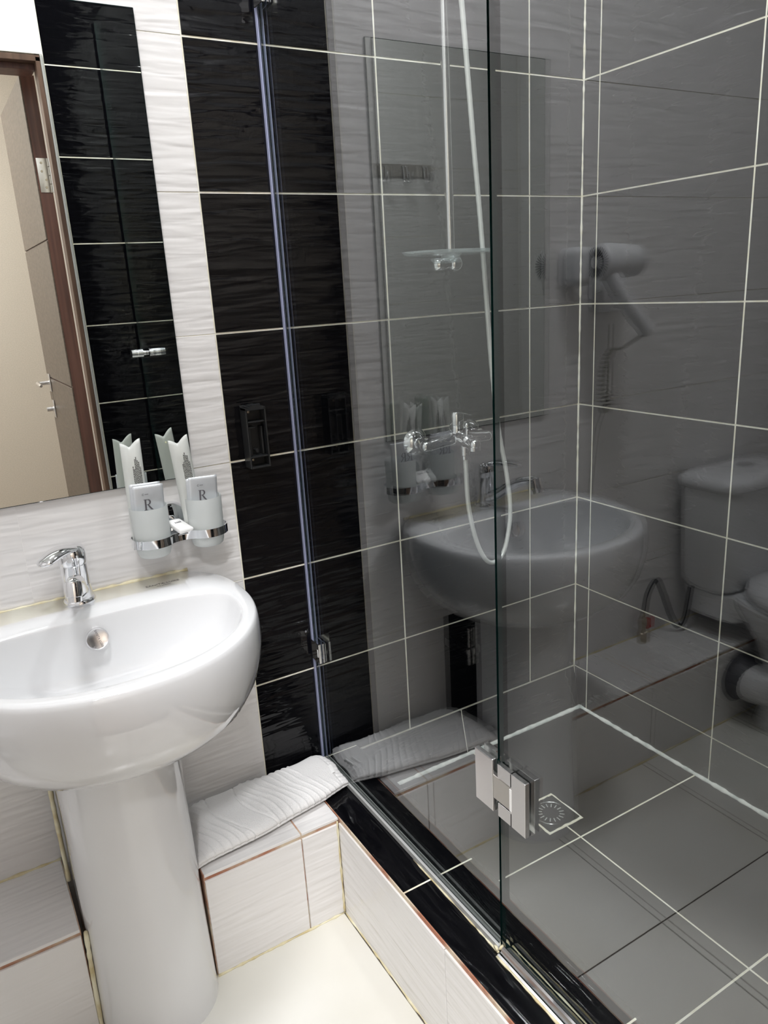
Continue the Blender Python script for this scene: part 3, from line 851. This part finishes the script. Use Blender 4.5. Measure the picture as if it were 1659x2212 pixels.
# ------------------------------------------------------------------ glass screen and door
def pane(name, y0, y1, z0, z1, parent, th=0.008):
    bm = bmesh.new(); box(bm, -th / 2, th / 2, y0, y1, z0, z1)
    for f in bm.faces: f.material_index = 0 if abs(f.calc_center_median().x) > th * 0.4 else 1
    return fin(bm, name, [glass_m, glass_edge], parent)
scr = thing('shower_screen', 'fixed clear glass shower screen between the basin wall and the hinges', 'glass screen', (0, 0, 0))
YJ = -0.6565
pane('glass_pane', YJ + 0.002, -0.003, ZL + 0.0006, 2.10, scr)
bm = bmesh.new()
box(bm, -0.0062, -0.0043, -0.0095, -0.0005, ZL + 0.004, 2.10, 0.0005); box(bm, 0.0043, 0.0062, -0.0095, -0.0005, ZL + 0.004, 2.10, 0.0005)
fin(bm, 'wall_seal', seal_m, scr, label='bluish plastic seal along the wall')
bm = bmesh.new()
box(bm, -0.0095, -0.0043, YJ + 0.002, -0.014, ZL + 0.0003, ZL + 0.012, 0.001); box(bm, 0.0043, 0.0060, YJ + 0.002, -0.014, ZL + 0.0003, ZL + 0.012, 0.0005)
fin(bm, 'bottom_rail', rail_m, scr)
bead('caulk_line', [(-0.0100, -0.40, ZL + 0.0002), (-0.0100, YJ, ZL + 0.0002)], 0.0013, caulk, scr, wob=0.8)
for zc in (0.529, 1.80):                        # wall clamps
    bm = bmesh.new()
    box(bm, -0.0110, -0.0048, -0.048, -0.011, zc - 0.023, zc + 0.023, 0.001)
    box(bm, 0.0048, 0.0110, -0.048, -0.004, zc - 0.023, zc + 0.023, 0.001)
    box(bm, 0.0070, 0.038, -0.0035, -0.0006, zc - 0.023, zc + 0.023, 0.001)
    fin(bm, 'wall_clamp', chrome, scr)
bm = bmesh.new(); box(bm, -0.0114, -0.0109, -0.043, -0.039, 0.520, 0.538); fin(bm, 'clamp_slot', paper_m, scr)

dr = thing('hinged_shower_screen', 'hinged clear glass shower door in front of the dark green joint', 'glass screen', (0, YJ, 0))
pane('glass_pane', YC - YJ + 0.018, -0.0025, ZL + 0.016, 2.10, dr)
for zc in (0.557, 1.93):
    for s, nm in ((-1, 'hinge'), (1, 'hinge')):
        bm = bmesh.new()
        a, b = (0.0048, 0.0130) if s > 0 else (-0.0130, -0.0048)
        c, d_ = (a, b)
        box(bm, c, d_, 0.004, 0.048, zc - 0.046, zc + 0.046, 0.0016, 2)
        # door side plate with a notch for the knuckle
        box(bm, c, d_, -0.070, -0.036, zc - 0.046, zc + 0.046, 0.0010, 2)
        box(bm, c, d_, -0.040, -0.007, zc + 0.022, zc + 0.046, 0.0010, 2)
        box(bm, c, d_, -0.040, -0.007, zc - 0.046, zc - 0.022, 0.0010, 2)
        hg = fin(bm, nm, satin, dr)
        bm = bmesh.new(); box(bm, c * 0.92, d_ * 0.92, -0.0345, 0.006, zc - 0.0205, zc + 0.0205, 0.0008)
        fin(bm, 'knuckle', brushed, hg)
        bm = bmesh.new(); box(bm, (b if s > 0 else a) - 0.0004, (b if s > 0 else a) + 0.0004, -0.0395, -0.0350, zc - 0.019, zc + 0.019)
        fin(bm, 'knuckle_gap', paper_m, hg)
    bm = bmesh.new(); box(bm, -0.0048, 0.0048, -0.004, 0.004, zc - 0.044, zc + 0.044)
    fin(bm, 'hinge_pin', glass_edge, dr)
bm = bmesh.new()
ky = YC - YJ + 0.085
for s in (-1, 1):
    lathe(bm, [(0.008, 0.0045), (0.008, 0.012), (0.0135, 0.014), (0.0135, 0.030), (0.0125, 0.031), (0.0135, 0.032), (0.0135, 0.050), (0.0, 0.051)], (0, ky, 1.13), (s, 0, 0), 28)
fin(bm, 'door_handle', chrome, dr, angle=40, label='chrome door knob')
thr = thing('threshold_profile', 'chrome threshold strip on the kerb under the glass door', 'threshold', (0, 0, ZL))
bm = bmesh.new()
pr_ = [(-0.017, 0.0006), (-0.0165, 0.0030), (-0.013, 0.0042), (-0.010, 0.0040), (-0.0085, 0.0060), (-0.006, 0.0105), (-0.003, 0.0125), (0.001, 0.0130), (0.005, 0.0115), (0.008, 0.007), (0.010, 0.0035), (0.014, 0.0030), (0.015, 0.0006)]
A = [bm.verts.new((x, YJ - 0.004, z)) for x, z in pr_]; B_ = [bm.verts.new((x, YC + 0.002, z)) for x, z in pr_]
for i in range(len(A) - 1): bm.faces.new((A[i], A[i + 1], B_[i + 1], B_[i]))
bm.faces.new((A[-1], A[0], B_[0], B_[-1])); bm.faces.new(A); bm.faces.new(B_)
fin(bm, 'profile', chrome, thr)
bead('silicone_bead', [(-0.0180, YJ - 0.004, 0.0008), (-0.0180, YC + 0.002, 0.0008)], 0.0019, caulk, thr, wob=0.6)
bead('silicone_bead', [(0.0158, YJ - 0.004, 0.0008), (0.0158, YC + 0.002, 0.0008)], 0.0019, caulk, thr, wob=0.6)
bead('silicone_blob', [(-0.012, YJ + 0.006, 0.004), (0.012, YJ + 0.002, 0.005)], 0.005, caulk, thr, wob=0.5, step=0.004)

# ------------------------------------------------------------------ shower fittings
rail = thing('shower_slide_rail', 'thin chrome shower slide rail on the black wall', 'shower rail', (0.372, 0, 0))
bm = bmesh.new(); tube(bm, [(0, -0.050, 1.335), (0, -0.050, 2.04)], 0.0095, 20); fin(bm, 'pole', satin, rail, angle=40)
for zc in (1.332, 2.02):
    bm = bmesh.new()
    lathe(bm, [(0.016, 0.0006), (0.016, 0.006), (0.0125, 0.010), (0.0120, 0.040)], (0, 0, zc), (0, -1, 0), 24)
    tube(bm, [(-0.048, -0.052, zc - 0.001), (0.0, -0.052, zc)], 0.0135, 20)
    ball(bm, (0.006, -0.054, zc), 0.0185)
    fin(bm, 'bracket', chrome, rail, smooth=True)
bm = bmesh.new(); tube(bm, [(-0.016, -0.050, 1.94), (0.016, -0.050, 1.94)], 0.014, 20); tube(bm, [(0, -0.055, 1.94), (0.004, -0.085, 1.945)], 0.011, 16)
fin(bm, 'slider', chrome, rail, angle=40)
hs = thing('hand_shower', 'chrome hand shower held high on the slide rail', 'shower head', (0.376, -0.085, 1.945))
bm = bmesh.new(); tube(bm, [(0.001, -0.004, -0.055), (0, -0.006, 0.0), (0, -0.03, 0.10), (0, -0.05, 0.14)], [0.010, 0.011, 0.012, 0.014], 16)
lathe(bm, [(0.012, 0.0), (0.045, 0.012), (0.048, 0.022), (0.044, 0.026), (0.0, 0.026)], (0, -0.050, 0.150), (0, -0.85, -0.5), 32)
fin(bm, 'handset', chrome, hs, angle=40)
dish = thing('soap_dish', 'clear oval soap dish on the foot of the slide rail', 'soap dish', (0.350, -0.080, 1.348))
bm = bmesh.new(); rr = []
for s_, z_ in ((0.60, 0.0), (0.93, 0.002), (1.0, 0.009), (0.985, 0.0095), (0.92, 0.0045), (0.60, 0.003)):
    rr.append([bm.verts.new((0.112 * s_ * math.cos(2 * math.pi * i / 56), 0.068 * s_ * math.sin(2 * math.pi * i / 56), z_)) for i in range(56)])
for a, b in zip(rr, rr[1:]):
    for i in range(56): bm.faces.new((a[i], a[(i + 1) % 56], b[(i + 1) % 56], b[i]))
bm.faces.new(rr[0]); bm.faces.new(rr[-1])
fin(bm, 'dish', clear_plastic, dish, angle=40)
bm = bmesh.new(); lathe(bm, [(0.018, 0.0), (0.018, -0.012), (0.020, -0.013), (0.020, 0.0)], (0.022, 0.030, 0.0), seg=24, cap=False)
fin(bm, 'collar', clear_plastic, dish, angle=40)

mx = thing('shower_mixer', 'chrome wall-mounted shower mixer with lever, diverter and short spout', 'shower mixer', (0.368, 0, 0.950))
for s_ in (-1, 1):
    bm = bmesh.new()
    lathe(bm, [(0.0, 0.0006), (0.032, 0.0006), (0.033, 0.004), (0.028, 0.013), (0.017, 0.020), (0.014, 0.021), (0.014, 0.030), (0.0, 0.030)], (0.076 * s_, 0, 0), (0, -1, 0), 36)
    fin(bm, 'escutcheon', chrome, mx, angle=40)
bm = bmesh.new()
bm.free()
for s_ in (-1, 1):
    bm = bmesh.new(); lathe(bm, [(0.0165, 0.028), (0.0165, 0.044), (0.0, 0.044)], (0.076 * s_, 0, 0), (0, -1, 0), 6)
    fin(bm, 'union_nut', chrome, mx)
bm = bmesh.new()
tube(bm, catmull([(-0.082, -0.058, 0), (-0.060, -0.058, 0.002), (-0.030, -0.058, 0.006), (0, -0.058, 0.008), (0.030, -0.058, 0.006), (0.060, -0.058, 0.002), (0.082, -0.058, 0)], 4),
     [0.0135, 0.0142, 0.0145, 0.0145, 0.0145, 0.015, 0.0155, 0.016, 0.017, 0.018, 0.019, 0.019, 0.019, 0.019, 0.018, 0.017, 0.016, 0.0155, 0.015, 0.0145, 0.0145, 0.0145, 0.0142, 0.014, 0.0135], 20)
ball(bm, (-0.084, -0.058, 0), 0.0138); ball(bm, (0.084, -0.058, 0), 0.0138)
tube(bm, catmull([(0, -0.058, 0.006), (0, -0.085, 0.010), (0.0, -0.105, 0.003), (0.0, -0.122, -0.002)], 5), [0.018] * 5 + [0.016] * 5 + [0.0135] * 6, 18)
lathe(bm, [(0.0135, 0.0), (0.0135, -0.016), (0.011, -0.017), (0.0, -0.015)], (0.0, -0.122, 0.004), (0, 0, 1), 22)
ball(bm, (0.0, -0.123, 0.001), 0.0140)
fin(bm, 'body', chrome, mx, angle=60)
bm = bmesh.new()
lathe(bm, [(0.0165, 0.012), (0.0160, 0.036), (0.0150, 0.038), (0.0170, 0.040), (0.0170, 0.062), (0.014, 0.068), (0.0, 0.070)], (-0.002, -0.062, 0), (0.0, 0, 1), 28)
box(bm, -0.011, 0.011, -0.128, -0.050, 0.0675, 0.0712, 0.0018, 2)
fin(bm, 'lever', chrome, mx, angle=40)
bm = bmesh.new()
tube(bm, [(0.0, -0.098, 0.010), (0.0, -0.098, 0.036)], 0.0045, 12); ball(bm, (0.0, -0.098, 0.040), 0.0085)
fin(bm, 'diverter_knob', chrome, mx, smooth=True)
bm = bmesh.new()
lathe(bm, [(0.0095, -0.008), (0.0105, -0.014), (0.0105, -0.030), (0.008, -0.032), (0.008, -0.040), (0.0, -0.040)], (0.002, -0.085, 0.002), (0, 0, 1), 20)
fin(bm, 'hose_outlet', chrome, mx, angle=40)

hose = thing('shower_hose', 'pale shower hose looping from the mixer up to the hand shower', 'hose', (0, 0, 0))
bm = bmesh.new()
HP = [(0.371, -0.085, 0.912), (0.373, -0.084, 0.88), (0.380, -0.080, 0.80), (0.402, -0.075, 0.715), (0.432, -0.072, 0.655), (0.462, -0.070, 0.640), (0.490, -0.070, 0.660), (0.508, -0.070, 0.720),
      (0.511, -0.070, 0.780), (0.500, -0.070, 0.86), (0.478, -0.070, 0.97), (0.462, -0.070, 1.10), (0.448, -0.070, 1.28), (0.437, -0.070, 1.42), (0.424, -0.072, 1.54), (0.411, -0.075, 1.66), (0.395, -0.080, 1.80), (0.378, -0.088, 1.892)]
hp = catmull(HP, 10)
tube(bm, hp, [0.0052 + 0.0004 * (i % 2) for i in range(len(hp))], 14)
fin(bm, 'hose_tube', hose_m, hose, smooth=True)

drn = thing('floor_drain', 'square steel floor drain with a round slotted cover', 'drain', (0.412, -0.324, ZS + 0.0006))
bm = bmesh.new(); box(bm, -0.046, 0.046, -0.046, 0.046, 0.0004, 0.0016, 0.0005)
fin(bm, 'frame', M('dark_steel', (0.22, 0.23, 0.22), 0.25, 1.0), drn)
steel2 = M('wet_steel', (0.32, 0.33, 0.32), 0.18, 1.0)
bm = bmesh.new(); lathe(bm, [(0.0, 0.0), (0.037, 0.0), (0.0385, 0.0012), (0.040, 0.0), (0.0405, -0.001)], (0, 0, 0.0016), seg=48)
fin(bm, 'cover', steel2, drn, angle=40)
bm = bmesh.new()
for k in range(16):
    a = 2 * math.pi * k / 16
    T_ = Matrix.Rotation(a, 4, 'Z')
    box(bm, 0.020, 0.031, -0.0011, 0.0011, 0.0014, 0.0022, T=T_)
fin(bm, 'slots', M('pale_slot_grey', (0.42, 0.44, 0.42), 0.4), drn, label='pale slots in the drain cover')  # slots in a paler grey than the cover
bm = bmesh.new(); random.seed(5)
pts = []
for (a, b) in (((-0.050, -0.052), (0.050, -0.052)), ((0.050, -0.052), (0.050, 0.052)), ((0.050, 0.052), (-0.050, 0.052)), ((-0.050, 0.052), (-0.050, -0.052))):
    for k in range(8):
        t = k / 8; pts.append(Vector((a[0] + (b[0] - a[0]) * t + random.uniform(-.001, .001), a[1] + (b[1] - a[1]) * t + random.uniform(-.001, .001), 0)))
n_ = len(pts)
wid = [0.0032 + random.uniform(-0.001, 0.0014) + (0.010 if (8 < i < 17) else 0.002 if i < 24 else 0) * random.uniform(0.5, 0.8) for i in range(n_)]
inn = [bm.verts.new((p.x * (1 - wid[i] / 0.05), p.y * (1 - wid[i] / 0.05), 0.0008)) for i, p in enumerate(pts)]
ou = [bm.verts.new((p.x * 1.02, p.y * 1.02, -0.0002)) for p in pts]; mi_ = [bm.verts.new((p.x, p.y, 0.0010)) for p in pts]
for i in range(n_):
    j = (i + 1) % n_
    bm.faces.new((inn[i], inn[j], mi_[j], mi_[i])); bm.faces.new((mi_[i], mi_[j], ou[j], ou[i]))
fin(bm, 'smeared_grout', grout_light, drn)

# ------------------------------------------------------------------ things seen only in the glass: dryer, toilet, hooks
hd = thing('hair_dryer', 'white wall-mounted hair dryer with coiled cord beside the mirror', 'hair dryer', (-0.845, 0, 1.30))
hd.scale = (0.80, 0.95, 1.0)
bm = bmesh.new(); box(bm, -0.115, 0.020, -0.038, -0.0006, -0.098, 0.000, 0.012, 3); fin(bm, 'wall_base', plastic_white, hd, angle=50)
bm = bmesh.new(); box(bm, 0.085, 0.152, -0.075, -0.0006, -0.032, 0.058, 0.020, 4); fin(bm, 'holder_block', plastic_white, hd, angle=50)
bm = bmesh.new()
lathe(bm, [(0.030, 0.0), (0.040, 0.005), (0.043, 0.015), (0.042, 0.05), (0.038, 0.100), (0.035, 0.135), (0.030, 0.140), (0.027, 0.130), (0.0, 0.128)], (0.095, -0.095, 0.020), (-1, -0.15, 0.0), 36)
lathe(bm, [(0.0, -0.004), (0.036, -0.002), (0.040, 0.0), (0.040, 0.01)], (0.099, -0.094, 0.020), (-1, -0.15, 0), 36)
fin(bm, 'barrel', plastic_white, hd, angle=50)
bm = bmesh.new()
for k in range(30):
    a = 2 * math.pi * k / 30
    dd = Vector((-1, -0.15, 0)).normalized(); e1 = Vector((0.15, -1, 0)).normalized(); e2 = dd.cross(e1)
    c0 = Vector((0.103, -0.0935, 0.020))
    v1 = e1 * math.cos(a) + e2 * math.sin(a)
    tube(bm, [c0 + v1 * 0.014, c0 + v1 * 0.034], 0.0014, 5)
fin(bm, 'intake_grille', plastic_grey, hd)
bm = bmesh.new(); tube(bm, catmull([(0.070, -0.108, 0.000), (0.035, -0.128, -0.060), (-0.020, -0.150, -0.125), (-0.038, -0.156, -0.145)], 5), [0.025] * 5 + [0.023] * 5 + [0.020] * 6, 20, flat=(0.9, 1))
fin(bm, 'grip', plastic_white, hd, smooth=True)
bm = bmesh.new()
bm.free()
for k in range(4):
    for b_ in ((-0.066 - k * 0.009, -0.060 - k * 0.009, -0.0388, -0.0376, -0.040, -0.030), (-0.067 - k * 0.008, -0.0645 - k * 0.008, -0.0388, -0.0376, -0.075, -0.064)):
        bm = bmesh.new(); box(bm, *b_); fin(bm, 'printed_mark', plastic_grey, hd)
bm = bmesh.new()
cp = catmull([(-0.036, -0.152, -0.148), (-0.020, -0.09, -0.185), (-0.005, -0.065, -0.19), (0.006, -0.05, -0.24), (0.004, -0.045, -0.30), (-0.012, -0.04, -0.345), (-0.030, -0.04, -0.335), (-0.040, -0.035, -0.27), (-0.045, -0.03, -0.20), (-0.045, -0.03, -0.13)], 40)
coil = []
for i, p_ in enumerate(cp):
    tt = i / (len(cp) - 1)
    am = 0.011 * min(1, 6 * max(0, tt - 0.08)) * (1 if tt < 0.68 else max(0, 1 - (tt - 0.68) * 12))
    a = 2 * math.pi * i / 7.5
    coil.append(p_ + Vector((am * math.cos(a), am * math.sin(a) * 0.8, 0)))
tube(bm, coil, 0.0030, 6)
tube(bm, catmull([(-0.012, -0.035, -0.35), (-0.008, -0.015, -0.42), (0.005, -0.008, -0.60), (0.0, -0.006, -0.84)], 6), 0.002, 6)
fin(bm, 'coiled_cord', M('grey_cord', (0.50, 0.49, 0.45), 0.4), hd, smooth=True)

wc = thing('toilet', 'white close-coupled toilet beside the basin, seen in the glass', 'toilet', (-1.35, 0.0, 0))
def rrect(cx, cy, hx, hy, n_, z, N=48, yfront=None):
    out = []
    for i in range(N):
        a = 2 * math.pi * i / N; c_, s_ = math.cos(a), math.sin(a)
        out.append((cx + hx * math.copysign(abs(c_) ** (2 / n_), c_), cy + hy * math.copysign(abs(s_) ** (2 / n_), s_), z))
    return out
def loft(bm, L, cap=(True, True)):
    R2 = [[bm.verts.new(p) for p in r] for r in L]
    for a, b in zip(R2, R2[1:]):
        n_ = len(a)
        for i in range(n_): bm.faces.new((a[i], a[(i + 1) % n_], b[(i + 1) % n_], b[i]))
    if cap[0]: bm.faces.new(R2[0])
    if cap[1]: bm.faces.new(R2[-1])
bm = bmesh.new(); loft(bm, [rrect(0, -0.115, 0.155, 0.080, 4, 0.395), rrect(0, -0.115, 0.170, 0.090, 5, 0.42), rrect(0, -0.115, 0.185, 0.098, 5, 0.700)])
fin(bm, 'tank', ceramic, wc, angle=50)
bm = bmesh.new(); loft(bm, [rrect(0, -0.117, 0.190, 0.103, 5, 0.702), rrect(0, -0.117, 0.195, 0.108, 5, 0.710), rrect(0, -0.117, 0.193, 0.106, 5, 0.728), rrect(0, -0.117, 0.175, 0.092, 4.5, 0.738), rrect(0, -0.117, 0.08, 0.05, 3, 0.741)])
fin(bm, 'tank_lid', ceramic, wc, smooth=True)
bm = bmesh.new(); lathe(bm, [(0.027, 0.0), (0.027, 0.004), (0.023, 0.007), (0.0, 0.008)], (0, -0.117, 0.739), seg=32); fin(bm, 'flush_button', chrome, wc, angle=40)
bm = bmesh.new()
loft(bm, [rrect(0, -0.42, 0.100, 0.19, 3, 0.0), rrect(0, -0.42, 0.098, 0.18, 3, 0.04), rrect(0, -0.42, 0.10, 0.16, 2.6, 0.15), rrect(0, -0.41, 0.13, 0.20, 2.4, 0.27), rrect(0, -0.40, 0.175, 0.255, 2.3, 0.36),
          rrect(0, -0.395, 0.182, 0.262, 2.3, 0.392), rrect(0, -0.40, 0.165, 0.245, 2.3, 0.396), rrect(0, -0.42, 0.12, 0.17, 2.1, 0.385), rrect(0, -0.43, 0.09, 0.13, 2, 0.30), rrect(0, -0.43, 0.04, 0.05, 2, 0.24)])
loft(bm, [rrect(0, -0.125, 0.140, 0.10, 4, 0.31), rrect(0, -0.125, 0.155, 0.105, 4, 0.392)])
fin(bm, 'bowl', ceramic, wc, angle=60)
bm = bmesh.new(); loft(bm, [rrect(0, -0.43, 0.185, 0.225, 2.3, 0.397), rrect(0, -0.42, 0.190, 0.230, 2.3, 0.408), rrect(0, -0.42, 0.186, 0.226, 2.3, 0.436), rrect(0, -0.42, 0.15, 0.19, 2.2, 0.442)])
fin(bm, 'seat_cover', plastic_white, wc, smooth=True)
bm = bmesh.new()
lathe(bm, [(0.070, 0.0), (0.075, 0.010), (0.062, 0.014), (0.055, 0.05)], (0.10, YL - 0.002, 0.14), (0, -1, 0), 32)
fin(bm, 'waste_collar', plastic_grey, wc, angle=40)
bm = bmesh.new(); tube(bm, catmull([(0.10, YL - 0.02, 0.14), (0.10, YL - 0.07, 0.14), (0.06, YL - 0.12, 0.15), (0.0, YL - 0.15, 0.17)], 6), 0.055, 24)
fin(bm, 'waste_elbow', plastic_white, wc, smooth=True)

vl = thing('angle_valve', 'steel stop valve with a red handle on the ledge, by the toilet tank', 'valve', (-1.045, -0.035, ZL))
bm = bmesh.new(); lathe(bm, [(0.014, 0.0), (0.014, 0.03), (0.0105, 0.034), (0.0105, 0.055), (0.013, 0.056), (0.013, 0.075), (0.008, 0.078), (0.008, 0.095)], (0, 0, 0), seg=16)
fin(bm, 'valve_body', brass_m, vl, angle=40)
bm = bmesh.new(); box(bm, -0.030, -0.012, -0.008, 0.008, 0.040, 0.072, 0.003, 2); fin(bm, 'red_handle', red_m, vl, label='red valve handle')
bm = bmesh.new(); tube(bm, catmull([(0, 0, 0.090), (-0.012, 0, 0.150), (-0.045, 0, 0.185), (-0.075, 0, 0.14), (-0.105, -0.01, 0.06), (-0.130, -0.02, 0.02), (-0.145, -0.03, 0.05), (-0.150, -0.04, 0.150)], 8), 0.006, 10)
fin(bm, 'braided_hose', dark_hose_m, vl, smooth=True)
v2 = thing('supply_valve', 'small steel valve hidden behind the pedestal', 'valve', (-0.425, -0.02, 0.36))
bm = bmesh.new(); lathe(bm, [(0.010, 0.0), (0.010, 0.03), (0.014, 0.031), (0.014, 0.045), (0.007, 0.047), (0.007, 0.10)], (0, 0, 0), seg=16)
tube(bm, [(0, 0, 0.02), (0, 0.15, 0.02)], 0.008, 10); fin(bm, 'valve_body', brushed, v2, angle=40)

hk = thing('hook_rail', 'steel rail with three double hooks, seen in the mirror beyond the glass', 'hook rail', (-1.08, YC, 1.69))
bm = bmesh.new(); box(bm, -0.130, 0.130, 0.0006, 0.004, 0.0, 0.045, 0.001); fin(bm, 'plate', brushed, hk)
for k in range(3):
    bm = bmesh.new(); x = -0.095 + 0.095 * k
    tube(bm, catmull([(x, 0.004, 0.035), (x, 0.008, 0.010), (x, 0.012, -0.012), (x, 0.028, -0.022), (x, 0.044, -0.012), (x, 0.046, 0.008)], 6), 0.0045, 10)
    ball(bm, (x, 0.046, 0.010), 0.0052); tube(bm, [(x - 0.008, 0.006, 0.036), (x + 0.008, 0.006, 0.036)], 0.0035, 8)
    fin(bm, 'hook', chrome, hk, smooth=True)
